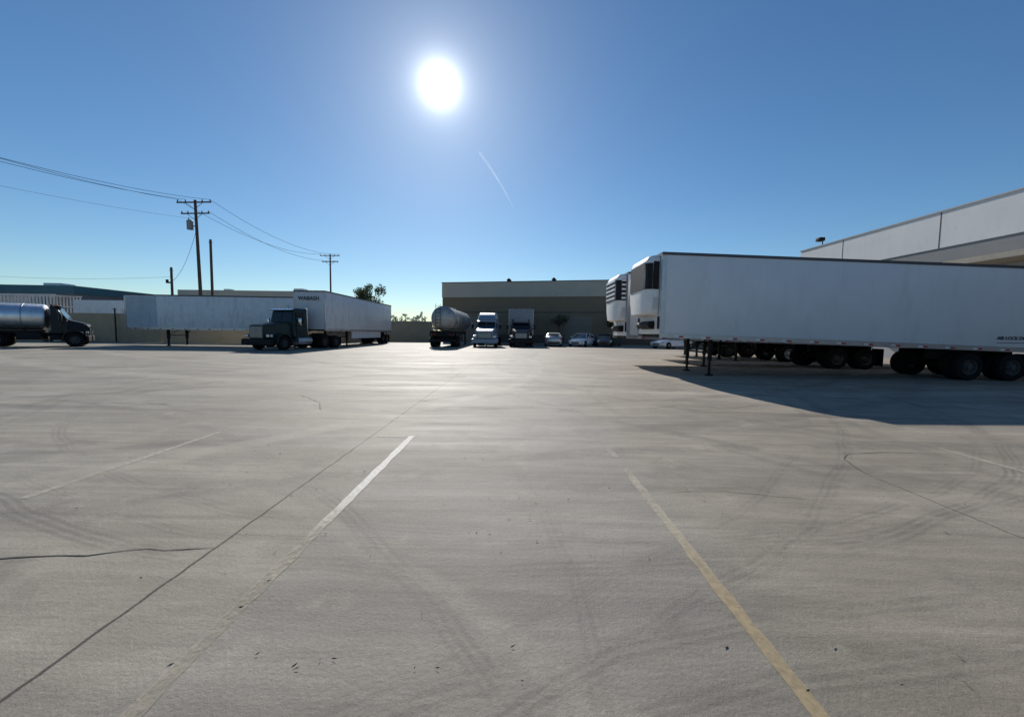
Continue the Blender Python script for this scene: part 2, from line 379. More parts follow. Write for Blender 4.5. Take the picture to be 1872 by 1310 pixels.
# ---------------------------------------------------------------- trailer
def trailer(label,loc,yaw,L,z0,z1,s,wx,gearx,W=2.6,body=WHITE,reefer=None,skirt=False,group=None,doorpanel=None,name='box_trailer',rim=RIM,leg=.08,tape=True):
    T=thing(name,label,'trailer',loc,yaw,group);sh=(s,wx[0]);h=W/2
    B().box(-L,0,-h,h,z0+.12,z1-.06,.02).done('cargo_box',body,T,shear=sh)
    b=B()
    for y0,y1 in ((-h-.012,-h+.05),(h-.05,h+.012)): b.box(-L,0.012,y0,y1,z0,z0+.17)
    b.done('bottom_rail',ALU,T,shear=sh)
    b=B()
    for i in range(int(L/.6)): b.box(-.3-i*.6,-.2-i*.6,-h+.06,h-.06,z0+.0,z0+.115)
    o=b.done('floor_crossmember',DARK,T,shear=sh);o['kind']='stuff'
    b=B()
    for y0,y1 in ((-h-.015,-h+.05),(h-.05,h+.015)): b.box(-L-.01,0.015,y0,y1,z1-.10,z1)
    b.box(0.003,.02,-h+.05,h-.05,z1-.11,z1)
    b.done('top_rail',mat('rail_gray',(.10,.10,.11),.5,.5),T,shear=sh)
    b=B()
    for sgn in (-1,1):
        b.box(-.12,.022,sgn*h-.02,sgn*h+.02,z0+.17,z1-.13)
    b.done('corner_post',ALU,T,shear=sh)
    if tape:
        b=B();x=-.5
        while x>-L+.5:
            for sgn in (-1,1):
                y=sgn*(h+.016);b.mi=0;b.box(x-.16,x,y-.003,y+.003,z0+.03,z0+.09)
                b.mi=1;b.box(x-.32,x-.16,y-.003,y+.003,z0+.03,z0+.09)
            x-=.95
        o=b.done('reflector_tape',[TAPE,TAPER],T,shear=sh);o['kind']='stuff'
    b=B();b.box(-L-.035,-L-.003,-h+.06,-.01,z0+.2,z1-.18);b.box(-L-.035,-L-.003,.01,h-.06,z0+.2,z1-.18)
    b.mi=1
    for y in (-.75,-.35,.35,.75): b.cyl((-L-.06,y,z0+.2),(-L-.06,y,z1-.18),.018,n=6)
    b.done('rear_door',[body,ALU],T,shear=sh)
    b=B()
    for y in (-1.1,1.1): b.box(-L-.045,-L-.01,y-.08,y+.08,z0+.04,z0+.14)
    b.done('tail_light',REDL,T,shear=sh)
    b=B();b.box(-L+.0,-L+.1,-1.1,1.1,.48,.6)
    for y in (-.6,.6): b.box(-L+.02,-L+.08,y-.05,y+.05,.6,z0+.0)
    b.done('underride_guard',DARK,T)
    b=B();xa,xb=max(wx)+.8,min(wx)-.8
    for y in (-.5,.5): b.box(xb,xa,y-.06,y+.06,.72,z0+.0)
    for x in wx: b.cyl((x,-1.1,.5),(x,1.1,.5),.07);b.box(x-.25,x+.25,-.62,-.4,.55,.72);b.box(x-.25,x+.25,.4,.62,.55,.72)
    b.done('axle_frame',DARK,T)
    for x in wx:
        for sd_ in (-1,1):
            wheel(T,x,sd_*(h-.16),.48,sd_,rim=rim);wheel(T,x,sd_*(h-.48),.48,sd_,rim=rim)
    b=B()
    for sd_ in (-1,1): b.box(min(wx)-.75,min(wx)-.735,sd_*(h-.32)-.3,sd_*(h-.32)+.3,.15,.95)
    b.done('mud_flap',RUB,T)
    if gearx is not None:
        for y in (-.95,.95):
            b=B();zt=z0+s*(gearx-wx[0])
            b.box(gearx-leg,gearx+leg,y-leg,y+leg,.55,zt);b.box(gearx-leg*.65,gearx+leg*.65,y-leg*.65,y+leg*.65,.05,.56);b.box(gearx-.11,gearx+.11,y-.10,y+.10,0.0,.05,.01)
            b.cyl((gearx-.08,y,.9),(gearx-.6,y*.6,zt),.025,n=6)
            b.done('landing_leg',DARK,T)
        b=B();b.box(gearx-.025,gearx+.025,-.87,.87,.80,.86);b.cyl((gearx,.95,.95),(gearx,h-.1,.95),.02,n=6);b.done('landing_crossbar',DARK,T)
    if skirt:
        b=B()
        for sd_ in (-1,1): b.box(wx[0]+.9,gearx-.6 if gearx else -3,sd_*(h-.06)-.012,sd_*(h-.06)+.012,z0-.62,z0-.003)
        b.done('side_skirt',body,T,shear=sh)
    if not reefer:
        b=B()
        for y in (-.9,-.3,.3,.9): b.box(.023,.04,y-.04,y+.04,z1-.09,z1-.03)
        b.done('marker_light',AMB,T,shear=sh)
    if reefer:
        zb=z0+.80;zt=z1-.06
        secs=[]
        for z,d_,hw in ((zb,.30,1.0),(zb+.06,.42,1.08),(zb+.5,.47,1.11),(zt-.7,.49,1.12),(zt-.25,.47,1.11),(zt-.10,.42,1.08),(zt-.02,.33,1.02),(zt,.22,.95)):
            secs.append([(.03,-hw,z),(.03,hw,z),(d_*.55,hw,z),(d_*.85,hw-.06,z),(d_,hw-.20,z),(d_,-hw+.20,z),(d_*.85,-hw+.06,z),(d_*.55,-hw,z)])
        B().poly(secs).done('refrigeration_unit',RWHITE,T,shear=sh,ang=50)
        for sd_ in (-1,1):
            b=B();b.mi=0;y=sd_*1.125
            b.prism([(.05,zt-1.22),(.26,zt-1.22),(.265,zt-.7),(.25,zt-.24),(.05,zt-.24)],y-.012,y+.012)
            b.mi=1
            if reefer==2:
                for k in range(5): b.box(.06,.25,y+sd_*.013-.006,y+sd_*.013+.006,zt-1.15+k*.2,zt-1.06+k*.2)
            b.done('side_grille',[GRILLE,RWHITE],T,shear=sh)
        b=B();b.mi=0;b.poly([[(x_,-.88,zt-1.22),(x_,.88,zt-1.22),(x_-.015,.88,zt-.26),(x_-.015,-.88,zt-.26)] for x_ in (.485,.505)])
        b.mi=1
        if reefer==2:
            for k in range(5): b.box(.49,.52,-.88,.88,zt-1.15+k*.2,zt-1.06+k*.2)
        b.done('intake_grille',[GRILLE,RWHITE],T,shear=sh)
        b=B()
        for sd_ in (-1,1):
            b.poly([[(.27,sd_*1.125,z),(.43,sd_*1.055,z),(.485,sd_*.935,z),(.46,sd_*.92,z),(.40,sd_*1.03,z),(.26,sd_*1.09,z)] for z in (zt-1.22,zt-.30)])
        b.done('corner_grille',GRILLE,T,shear=sh)
        b=B()
        for sd_ in (-1,1): b.box(.06,.24,sd_*1.105-.02,sd_*1.105+.02,zb+.20,zb+.62)
        b.done('service_panel',mat('panel_light',(.6,.6,.6),.4),T,shear=sh)
        b=B();b.cyl((.14,-.7,z0+.45),(.14,.7,z0+.45),.12,n=16);b.box(.025,.06,-.7,.7,z0+.3,z0+.6);b.done('fuel_tank',DARK,T,shear=sh)
        b=B();b.box(.024,.05,-1.2,-1.08,z0+.3,z0+.75);b.box(.024,.05,1.08,1.2,z0+.3,z0+.75);b.done('nose_hose_panel',DARK,T,shear=sh)
    if doorpanel:
        b=B();
        for sd_ in (-1,1): b.box(doorpanel[0],doorpanel[1],sd_*(h+.006)-.004,sd_*(h+.006)+.004,z0+.2,z1-.15)
        b.done('side_door',VANBLUE,T,shear=sh)
    return T
gr='refrigerated trailers parked side by side'
TA=trailer('long white refrigerated trailer with raised nose, unhitched',(5.06,15.5,0),180,16.2,1.07,4.06,.027,(-10.95,-12.45),-1.95,reefer=1,group=gr,leg=.055)
text('lettering','AIR LOCK DOORS',.16,INK,TA,(-11.75,1.318,1.46),(R(90),0,R(180)),.003)
b=B();b.box(-12.9,-11.75,1.305,1.312,1.34,1.36);b.done('lettering_underline',INK,TA)
TB=trailer('white refrigerated trailer with louvred cooling unit',(5.0,19.55,0),180,16.2,1.07,4.08,.02,(-9.6,-10.9),-3.7,reefer=2,group=gr,leg=.06)
TC=trailer('white trailer with pale wheel hubs between other trailers',(7.9,23.8,0),180,12.0,1.1,4.0,.01,(-7.4,-8.7),-4.6,group=gr,rim=RIMW)
TD=trailer('short white trailer at the end of the row',(10.2,27.9,0),180,8.8,1.1,4.0,0,(-3.9,-5.2),-1.9,group=gr)
T2=trailer('white dry van trailer hitched to a dark day cab tractor',(-15.95,30.5,0),-90,16.1,1.28,4.36,.005,(-13.4,-14.7),-4.4,W=2.4,body=WHITE2,skirt=True)
text('nose_lettering','WABASH',.40,INK,T2,(.03,-.86,3.70),(R(90),0,R(90)),.010)
b=B();b.box(.003,.02,-1.0,1.0,3.60,3.62);b.done('nose_trim',ALU,T2)
T1=trailer('white dry van trailer with blue-gray front panel by the wall',(-30.9,32.3,0),183,13.2,1.28,4.02,0,(-10.9,-12.2),-3.0,W=2.5,body=WHITE2,doorpanel=(-2.4,-.14))
# ---------------------------------------------------------------- tractors
def tractor(label,loc,yaw,paint,ztop=2.75,sleeper=0,rear=(-5.3,-6.6),cabback=-3.75,wide=0.,volvo=False,tank=False,name='semi_tractor',cat='truck',bump=CHROME,box=False,rim=ALU,hf=1.,fa=-1.25):
    T=thing(name,label,cat,loc,yaw)
    rl=min(rear)-.6
    b=B()
    for y in (-.42,.42): b.box(rl,-.35,y-.05,y+.05,.72,.98)
    for x in (-.6,-2.4,-4.2,rl+.1): b.box(x-.08,x+.08,-.37,.37,.76,.94)
    for x in (fa,)+tuple(rear): b.cyl((x,-1.0,.5),(x,1.0,.5),.075)
    b.done('chassis',DARK,T)
    B().prism([(0,.38),(-.02,.78),(-.25,.80),(-.3,.38)],-1.2,1.2,.04).done('bumper',bump,T)
    w=wide;zh=1.72 if box else 1.55
    if box: b=B().poly([sec(-.10,.52+w,.50+w,.80,zh-.02,.06),sec(-.2,.56+w,.53+w,.80,zh+.04,.08),sec(-2.25,.84,.80,.85,1.98,.10)])
    else: b=B().poly([sec(-.10,.60+w,.52+w,.82,zh-.1,.07),sec(-.35,.66+w,.6+w,.82,zh+.06,.09),sec(-1.2,.78+w,.7+w,.82,zh+.2,.1),sec(-2.25,.96,.88,.85,1.90,.1)])
    b.done('hood',paint,T)
    b=B()
    for sd_ in (-1,1):
        secs=[]
        for k in range(13):
            a=R(-5+k*15.4);ro=.66;ri=.60
            cx=fa
            y0=sd_*.60;y1=sd_*1.19
            secs.append([(cx+math.cos(a)*ri,y0,.5+math.sin(a)*ri),(cx+math.cos(a)*ri,y1,.5+math.sin(a)*ri),(cx+math.cos(a)*ro,y1,.5+math.sin(a)*ro),(cx+math.cos(a)*ro,y0,.5+math.sin(a)*ro)])
        b.poly(secs)
    b.done('front_fender',paint,T)
    g0=(.44 if box else .40)+w;gt=zh-.08 if box else 1.38
    b=B();b.mi=0;b.box(-.10,-.055,-g0-.05,g0+.05,.84,gt,.01);b.mi=1;b.box(-.06,-.045,-g0,g0,.88,gt-.04)
    b.mi=0
    if volvo:
        for k in range(4): b.box(-.046,-.035,-g0,g0,.98+k*.09,1.0+k*.09)
        b.poly([[(x,-g0,.92),(x,-g0+.07,.92),(x,g0,1.33),(x,g0-.07,1.33)] for x in (-.034,-.02)])
    else:
        for k in range(5): b.box(-.046,-.035,-g0,g0,1.0+k*.11,1.02+k*.11)
        b.box(-.046,-.03,-.02,.02,.9,gt-.06)
    b.done('grille',[GRILLEC,GRILLE],T)
    for sd_ in (-1,1):
        b=B();y=sd_*(.84+w*.4);b.mi=1;b.box(-.42,-.14,y-.17,y+.17,.88,1.12,.04);b.mi=0;b.box(-.139,-.12,y-.12,y+.12,.93,1.07)
        b.done('headlight',[LENS,paint],T)
    zw=2.0 if box else 1.90
    xw_=-2.38 if box else -2.70
    b=B().poly([sec(-2.2,1.02,.96,.88,zw-.04,.08),sec(xw_-.02,1.05,.92,.88,ztop-.12,.08),sec(xw_-.25,1.05,.92,.88,ztop,.09),sec(cabback,1.05,.93,.88,ztop,.09)]);b.done('cab',paint,T)
    p0=Vector((-2.2,0,zw));p1=Vector((xw_,0,ztop-.2));nrm=Vector((ztop-.2-zw,0,-2.2-xw_)).normalized()*.02
    b=B()
    for ya,yb in ((-.88,-.02),(.02,.88)):
        q=[Vector((p0.x,ya,p0.z)),Vector((p0.x,yb,p0.z)),Vector((p1.x,yb*.93,p1.z)),Vector((p1.x,ya*.93,p1.z))]
        b.poly([[v+nrm*.3 for v in q],[v+nrm*1.6 for v in q]])
    b.done('windshield',GLASS,T)
    b=B();x0=xw_;b.prism([(x0+.27,ztop-.17),(x0+.30,ztop-.13),(x0-.05,ztop-.01),(x0-.08,ztop-.07)],-.92,.92);b.done('sun_visor',CHROME if box else paint,T)
    for sd_ in (-1,1):
        b=B();b.mi=0;y=sd_*1.045
        b.box(cabback+.3,-2.45,y-.02,y+.02,.98,1.84);b.mi=1
        zt=ztop-.28;yt=sd_*.965
        q0=[(cabback+.37,sd_*1.012,1.90),(-2.5,sd_*1.012,1.90),(min(-2.5,xw_-.04),yt,zt),(cabback+.37,yt,zt)]
        b.poly([[(p[0],p[1]-sd_*.03,p[2]) for p in q0],[(p[0],p[1]+sd_*.022,p[2]) for p in q0]])
        b.done('door',[paint,GLASS],T)
        b=B();b.mi=0;b.box(-2.5,-2.38,sd_*1.36-.1,sd_*1.36+.1,1.75,2.25,.03);b.cyl((-2.45,sd_*1.02,2.2),(-2.45,sd_*1.3,2.22),.02,n=6);b.cyl((-2.45,sd_*1.02,1.85),(-2.45,sd_*1.3,1.82),.02,n=6)
        b.done('mirror',[CHROME if box else DARK],T)
        b=B();b.cyl((-3.9 if not tank else -3.0,sd_*.85,.62),(-2.55,sd_*.85,.62),.29,n=20);b.done('fuel_tank',ALU if not tank else DARK,T)
        b=B();b.box(-3.3 if not tank else -2.9,-2.5,sd_*1.1-.12,sd_*1.1+.12,.42,.46);b.done('step',ALU,T)
    if sleeper:
        b=B().poly([sec(cabback-.003,1.08,.98,.9,ztop+.02,.09),sec(cabback-sleeper,1.1,1.05,.9,ztop+.02,.09)]);b.done('sleeper',paint,T)
        b=B().poly([sec(-2.85,.86,.80,ztop+.023,ztop+.10,.03),sec(-3.3,.95,.85,ztop+.023,sleeper_top-.35,.1),sec(-3.9,1.0,.88,ztop+.023,sleeper_top-.05,.12),sec(cabback-sleeper+.05,1.04,.95,ztop+.023,sleeper_top,.12)]);b.done('roof_fairing',paint,T)
    xs=cabback-sleeper-.15
    if not tank:
        for y in (-.85,.85):
            b=B();b.cyl((xs,y,1.0),(xs,y,ztop+ .1),.075,n=12);b.cyl((xs,y,ztop+.1),(xs-.08,y,ztop+.30),.06,n=12);b.done('exhaust_stack',CHROME if box else DARK,T)
        xm=sum(rear)/len(rear);b=B();b.box(xm-.5,xm+.5,-.45,.45,1.0,1.10);b.cyl((xm,0,1.10),(xm,0,1.16),.45,n=20);b.done('fifth_wheel',DARK,T)
    b=B()
    for y in (-.7,-.35,0,.35,.7): b.box(xw_-.25,xw_-.15,y-.05,y+.05,ztop,ztop+.05)
    b.done('marker_light',AMB,T)
    if hf!=1.:
        for ch in T.children:
            if ch.type=='MESH' and not ch.name.startswith(('front_fender','chassis')):
                for v in ch.data.vertices: v.co.x=v.co.x*hf if v.co.x>-2.2 else v.co.x+2.2*(1-hf)
    b=B()
    for y in (-.9,.9):
        b.box(rl,rl+.015,y-.3,y+.3,.2,.9)
        b.prism([(rear[0]+.6,.8),(rear[0]+.35,1.05),(rear[0]+.3,1.05),(rear[0]+.56,.78)],y-.28,y+.28)
    b.done('mud_flap',RUB,T)
    for sd_ in (-1,1):
        wheel(T,fa,sd_*1.02,.5,sd_,rim=rim)
        for x in rear: wheel(T,x,sd_*1.08,.5,sd_,rim=rim);wheel(T,x,sd_*.76,.5,sd_,rim=rim)
    return T
sleeper_top=3.42
tractor('dark green day cab tractor with square hood and chrome visor',(-17.35,26.2,0),-103,TEALP,ztop=2.95,cabback=-3.55,rear=(-5.2,-6.5),box=True,rim=RIM,wide=.06,bump=DARK)
tractor('pale blue sleeper cab tractor facing the open yard',(-3.05,37,0),-90,BLUEW,ztop=2.6,sleeper=1.5,cabback=-3.8,rear=(-6.3,-7.6),wide=.22,volvo=True,bump=BLUEW,rim=RIM)
tractor('black day cab tractor in front of a box trailer',(.38,38.5,0),-90,BLACKP,ztop=2.5,rear=(-4.9,-6.1),bump=DARK,wide=.15,rim=RIM)
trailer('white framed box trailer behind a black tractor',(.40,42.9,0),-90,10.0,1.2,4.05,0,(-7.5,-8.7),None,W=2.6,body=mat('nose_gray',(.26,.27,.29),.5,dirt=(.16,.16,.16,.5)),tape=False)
hth=R(40);hv=Vector((math.cos(hth),math.sin(hth)));nv=Vector((hv.y,-hv.x))
fw=Vector((-1.125*28,28));rt=fw+hv*.72-nv*1.02
tk=tractor('black bobtail tank truck with a polished cylindrical tank',(rt.x,rt.y,0),40,BLACKP,ztop=2.92,cabback=-2.98,rear=(-4.3,),tank=True,name='tank_truck',bump=DARK,rim=RIM,hf=.48,fa=-.72)
b=B();L0=-9.3;L1=-2.12;r=.90;zc=2.05
b.lathe([(0.001,L0-.12),(r*.6,L0-.08),(r*.9,L0+.02),(r,L0+.15),(r,L1-.15),(r*.9,L1-.02),(r*.6,L1+.08),(0.001,L1+.12)],40,'x',(0,0,zc))
b.done('tank',POL,tk)
b=B()
for x in (-8.8,-7.4,-6,-4.6,-3.2): b.lathe([(r+.0,x-.04),(r+.02,x-.03),(r+.02,x+.03),(r+.0,x+.04)],40,'x',(0,0,zc))
b.done('tank_band',ALU,tk)
b=B();b.box(-9.3,-2.3,-.9,.9,1.0,1.14);b.box(-9.5,-4.95,-.42,.42,.74,.99);b.box(-3.4,-2.3,.75,1.15,.5,.98,.03);b.box(-3.4,-2.3,-1.15,-.75,.5,.98,.03);b.box(-9.4,-6.4,-1.12,-.8,.55,.97,.03);b.done('tank_cradle',DARK,tk)
b=B();b.cyl((-6.5,0,zc+r-.03),(-6.5,0,zc+r+.12),.25,n=16);b.box(-8.5,-3.0,.28,.32,zc+r+.02,zc+r+.05);b.box(-8.5,-3.0,-.32,-.28,zc+r+.02,zc+r+.05);b.done('tank_hatch',ALU,tk)
for sd_ in (-1,1): wheel(tk,-5.6,sd_*1.08,.5,sd_)
# tank trailer
TT=thing('tank_trailer','dull stainless tank trailer with black running gear','trailer',(-6.75,48.5,0),90)
b=B();r=1.10;zc=2.62;L0=-12.3;L1=0
b.lathe([(0.001,L0-.22),(r*.5,L0-.18),(r*.85,L0-.03),(r,L0+.12),(r,L1-.12),(r*.85,L1+.03),(.001,L1+.2)],48,'x',(0,0,zc));b.done('tank',DULL,TT)
b=B()
for x in (-12,-10,-8,-6,-4,-2,-.3): b.lathe([(r+.0,x-.05),(r+.03,x-.04),(r+.03,x+.04),(r+.0,x+.05)],48,'x',(0,0,zc))
b.done('tank_band',DULL,TT)
b=B()
for y in (-.5,.5): b.box(-12.4,-.5,y-.07,y+.07,1.15,1.45)
for x in (-11.6,-10.3): b.cyl((x,-1.1,.5),(x,1.1,.5),.07);b.box(x-.3,x+.3,-.6,.6,.6,1.15)
b.box(-12.7,-12.5,-1.15,1.15,.5,.72);b.box(-12.62,-12.5,-1.1,1.1,1.0,1.50);b.box(-12.6,-12.5,-.9,-.8,.7,1.1);b.box(-12.6,-12.5,.8,.9,.7,1.1)
b.done('running_frame',DARK,TT)
for sd_ in (-1,1):
    b=B();b.prism([(-12.5,1.0),(-12.3,1.35),(-9.4,1.35),(-9.2,1.0)],sd_*.9-.3,sd_*.9+.3);b.done('rear_fender',DARK,TT)
b=B()
for y in (-.95,-.7,.7,.95): b.cyl((-12.63,y,1.16),(-12.66,y,1.16),.05,n=10)
b.done('tail_light',REDL,TT)
b=B()
for y in (.2,.6): b.cyl((-12.62,y,1.1),(-12.62,y,3.9),.02,n=6)
for k in range(9): b.cyl((-12.62,.2,1.3+k*.3),(-12.62,.6,1.3+k*.3),.015,n=6)
b.done('ladder',DARK,TT)
B().cyl((-7,0,zc+r-.05),(-7,0,zc+r+.15),.3,n=16).done('hatch',DULL,TT)
for x in (-11.6,-10.3):
    for sd_ in (-1,1): wheel(TT,x,sd_*1.1,.5,sd_);wheel(TT,x,sd_*.78,.5,sd_)
for y in (-.8,.8):
    b=B();b.box(-3.08,-2.92,y-.07,y+.07,.06,1.2);b.box(-3.15,-2.85,y-.13,y+.13,0,.06);b.done('landing_leg',DARK,TT)
# ---------------------------------------------------------------- cars
def car(label,loc,yaw,paint):
    T=thing('parked_car',label,'car',loc,yaw)
    B().poly([sec(-2.35,.70,.66,.42,.84,.1),sec(-2.22,.84,.76,.28,.99,.12),sec(-1.5,.90,.82,.2,1.03,.12),sec(0,.90,.84,.18,.97,.12),sec(1.1,.90,.82,.18,.93,.12),sec(1.95,.85,.72,.22,.80,.12),sec(2.3,.68,.58,.34,.64,.1)]).done('body',paint,T,ang=50)
    B().poly([sec(-2.02,.76,.72,.95,1.03,.03),sec(-1.15,.80,.60,.92,1.36,.06),sec(-.5,.81,.60,.90,1.425,.06),sec(.25,.81,.60,.90,1.40,.06),sec(1.15,.78,.74,.86,.95,.03)]).done('windows',GLASS,T,ang=50)
    b=B();b.poly([sec(-1.28,.585,.54,1.325,1.37,.02),sec(-.5,.60,.56,1.40,1.452,.02),sec(.28,.59,.55,1.37,1.425,.02)])
    for sd_ in (-1,1):
        b.tube([(1.12,sd_*.77,.93),(.28,sd_*.605,1.39)],.03);b.tube([(-1.98,sd_*.75,1.0),(-1.28,sd_*.605,1.34)],.05);b.tube([(-.35,sd_*.83,.95),(-.4,sd_*.615,1.40)],.03)
    b.done('roof',paint,T)
    for sd_ in (-1,1):
        b=B();b.box(2.0,2.24,sd_*.66-.12,sd_*.66+.12,.56,.68,.02);b.done('headlight',LENS,T)
        b=B();b.box(-2.33,-2.15,sd_*.66-.14,sd_*.66+.14,.72,.88,.02);b.done('tail_light',REDL,T)
        b=B();b.box(.75,.92,sd_*.95-.08,sd_*.95+.08,.95,1.07,.03);b.done('mirror',paint,T)
    b=B();b.box(2.24,2.325,-.42,.42,.38,.52,.01);b.box(-2.37,-2.3,-.6,.6,.36,.48);b.done('bumper_trim',GRILLE,T)
    b=B();b.box(-2.375,-2.34,-.16,.16,.6,.72);b.done('license_plate',TAPE,T)
    for x in (-1.4,1.42):
        for sd_ in (-1,1): wheel(T,x,sd_*.82,.33,sd_,w=.2)
    return T
car('silver sedan seen from behind near the building',(3.95,43.5,0),86,CARS)
car('white sedan parked facing the yard',(7.1,43.5,0),-118,CARW)
car('dark sedan parked beside the white sedan',(9.75,45,0),-100,CARD)
car('white sedan parked behind the refrigerated trailers',(15.8,41,0),-150,CARW)
for i,(x,y) in enumerate(((11.3,46.2),)):
    T=thing('waste_bin','dark green steel waste container by the building','bin',(x,y,0),-4)
    b=B();b.prism([(-.65,.1),(.65,.1),(.72,1.1),(-.72,1.25)],-.5,.5,.02);b.box(-.8,.8,-.06+.58,.0+.56,.7,.8);b.done('bin_body',BIN,T)
    B().prism([(-.75,1.26),(.75,1.11),(.75,1.16),(-.75,1.32)],-.53,.53,.01).done('lid',DARK,T)
    for xx in (-.5,.5):
        for yy in (-.35,.35): B().cyl((xx,yy-.03,.07),(xx,yy+.03,.07),.07,n=10).done('caster',RUB,T)
# ---------------------------------------------------------------- buildings
W=thing('warehouse','long tan warehouse with pale parapet band','building',(-10.9,58,0),-12.5)
B().box(0,42,0,30,0,6.3).done('wall',STUCD,W)
B().box(-.06,42.06,-.06,30.06,6.303,8.35).done('parapet',CREAM,W)
b=B();b.box(-.12,42.12,-.12,30.12,8.353,8.45);b.box(-.05,42.05,-.05,-.0-.003,4.1,4.3);b.done('coping',mat('coping_brown',(.11,.10,.09),.7),W)
b=B()
for x in (7,14,21,28): b.box(x-.02,x+.02,-.012,-.002,0,4.1)
b.box(0.1,42,-.02,-.003,0,1.1);b.done('wall_joint',mat('dark_band',(.11,.09,.07),.9),W)
for x in (9.6,16.0):
    b=B();b.box(x-.25,x+.25,1,1.6,8.45,8.75);b.prism([(x-.35,8.75),(x+.35,8.75),(x,9.05)],1,1.5);b.done('roof_vent',DARK,W)
for x in (5.0,19.5):
    b=B();b.mi=0;b.box(x-1.8,x+1.8,-.05,-.004,0.02,3.6);b.mi=1
    for k in range(12): b.box(x-1.75,x+1.75,-.062,-.052,.1+k*.29,.12+k*.29)
    b.done('roll_up_door',[mat('door_tan',(.22,.19,.15),.6),DARK],W)
b=B();b.box(15.9,16.2,-.3,-.07,6.6,6.75);b.done('wall_lamp',ALU,W)
W=thing('industrial_building','tall white and gray concrete tilt-up building with dock canopy','building',(26,37.6,0),0)
B().box(0,45,-62,0,7.0,9.2).done('upper_wall',TILT,W)
B().box(.05,44.9,-62,-.05,6.15,6.997).done('gray_band',TILTD,W)
B().box(.4,44.6,-62,-.4,0,6.147).done('wall',TILTM,W)
b=B();b.box(-.06,45.06,-62,.06,9.203,9.28);b.done('coping',TILTM,W)
for k in range(8): y=-4.8-k*7.4; B().box(-.008,-.001,y-.03,y+.03,7.0,9.2).done('panel_joint',GRILLE,W)
for k in range(8):
    b=B();y=-5-k*5.2
    b.mi=0;b.box(.33,.398,y-1.4,y+1.4,1.2,4.2);b.mi=1;b.box(.2,.39,y-1.7,y-1.42,1.0,4.4);b.box(.2,.39,y+1.42,y+1.7,1.0,4.4);b.box(.2,.39,y-1.7,y+1.7,4.42,4.75)
    b.done('dock_door',[TILT,RUB],W)
b=B();b.box(-1.6,.397,-50,-14,5.55,5.85);b.done('canopy',mat('canopy_tan',(.36,.32,.26),.8),W)
b=B();b.cyl((.3,-2.2,9.28),(.3,-2.2,9.7),.04,n=8);b.box(-.15,.3,-2.5,-1.95,9.65,9.95,.03);b.done('floodlight',DARK,W)
W=thing('industrial_building','low gray warehouse with teal roof fascia','building',(-56,50,0),3)
B().box(-40,0,0,20,0,5.5).done('wall',GRAYB,W)
B().box(-40.1,.1,-.1,20.1,5.503,6.5).done('fascia',TEALB,W)
b=B()
for k in range(6): b.box(-4-k*5.5,-2-k*5.5,-.03,-.003,3.4,4.6)
b.done('window',GLASS,W)
for xx in (-8,-22): 
    B().box(xx,xx+2.2,4,6,6.5,7.2,.03).done('roof_unit',ALU,W)
W=thing('warehouse','plain tan flat-roofed warehouse behind the wall','building',(-53,62,0),0)
B().box(0,23,0,25,0,6.2).done('wall',STUC,W)
B().box(-.05,23.05,-.05,25.05,6.203,7.3).done('parapet',CREAM,W)
b=B();b.box(16.5,18,3,4.5,7.3,8.0);b.box(5,6,3,4,7.3,7.8);b.done('roof_unit',ALU,W)
W=thing('storage_shed','low pale flat-roofed shed behind the perimeter wall','building',(-44.5,45.5,0),0)
B().box(0,8,0,5,0,4.3).done('wall',STUCP,W)
B().box(-.2,8.2,-.2,5.2,4.303,4.5).done('roof',TILTM,W)
b=B();b.box(1,2.6,-.03,-.003,2.9,3.8);b.box(4,5.6,-.03,-.003,2.9,3.8);b.done('window',GLASS,W)
# perimeter wall: pale section then tan
for (pts,mt_,lab) in (([(-70,36.6),(-34.0,37.85)],STUC,'tan concrete block perimeter wall beside the yard'),
                  ([(-33.9,37.85),(-19.2,38.6),(-19.2,51.5),(-11.3,53.2)],STUC,'tan block perimeter wall turning toward the warehouse')):
    b=B()
    for (a,c_) in zip(pts[:-1],pts[1:]):
        a=Vector(a);c2=Vector(c_);d=(c2-a).normalized();n_=Vector((-d.y,d.x))*.1
        b.poly([[(p.x-n_.x,p.y-n_.y,0),(p.x+n_.x,p.y+n_.y,0),(p.x+n_.x,p.y+n_.y,2.7),(p.x-n_.x,p.y-n_.y,2.7)] for p in (a,c2-d*.11)])
    o=b.done('perimeter_wall',mt_);top(o,lab,'wall')
b=B();b.cyl((0,0,0),(0,0,3.1),.06,n=8);b.box(-.1,.1,-.1,.1,3.1,3.16);o=b.done('gate_post',DARK,None,(-38.0,37.3,0));top(o,'thin dark steel gate post in front of the wall','post')
# stacked pallets by the wall
for k,(x,y,n) in enumerate(((-42.6,36.2,7),(-41.1,36.1,4))):
    T=thing('pallet_stack','stack of weathered wooden pallets against the wall','pallets',(x,y,0),random.uniform(-6,6),'pallet stacks by the wall')
    for j in range(n):
        b=B();z=j*.145;dx=random.uniform(-.03,.03)
        for yy in (-.5,-.25,0,.25,.5): b.box(-.6+dx,.6+dx,yy-.05,yy+.05,z+.115,z+.137)
        for xx in (-.55,0,.55): b.box(xx-.05+dx,xx+.05+dx,-.55,.55,z,z+.112)
        b.done('pallet',mat('pallet_wood',(.25,.18,.11),.85,var=.3,scale=5),T)
T=thing('box_truck','white cab-over box truck behind the perimeter wall','truck',(-38.6,41.5,0),0)
B().box(-6.8,-1.9,-1.2,1.2,1.1,4.1,.04).done('cargo_box',WHITE2,T)
B().poly([sec(0,.95,.9,.5,1.6,.1),sec(-.35,1.0,.85,.5,3.0,.1),sec(-1.8,1.0,.88,.5,3.2,.1)]).done('cab',RWHITE,T)
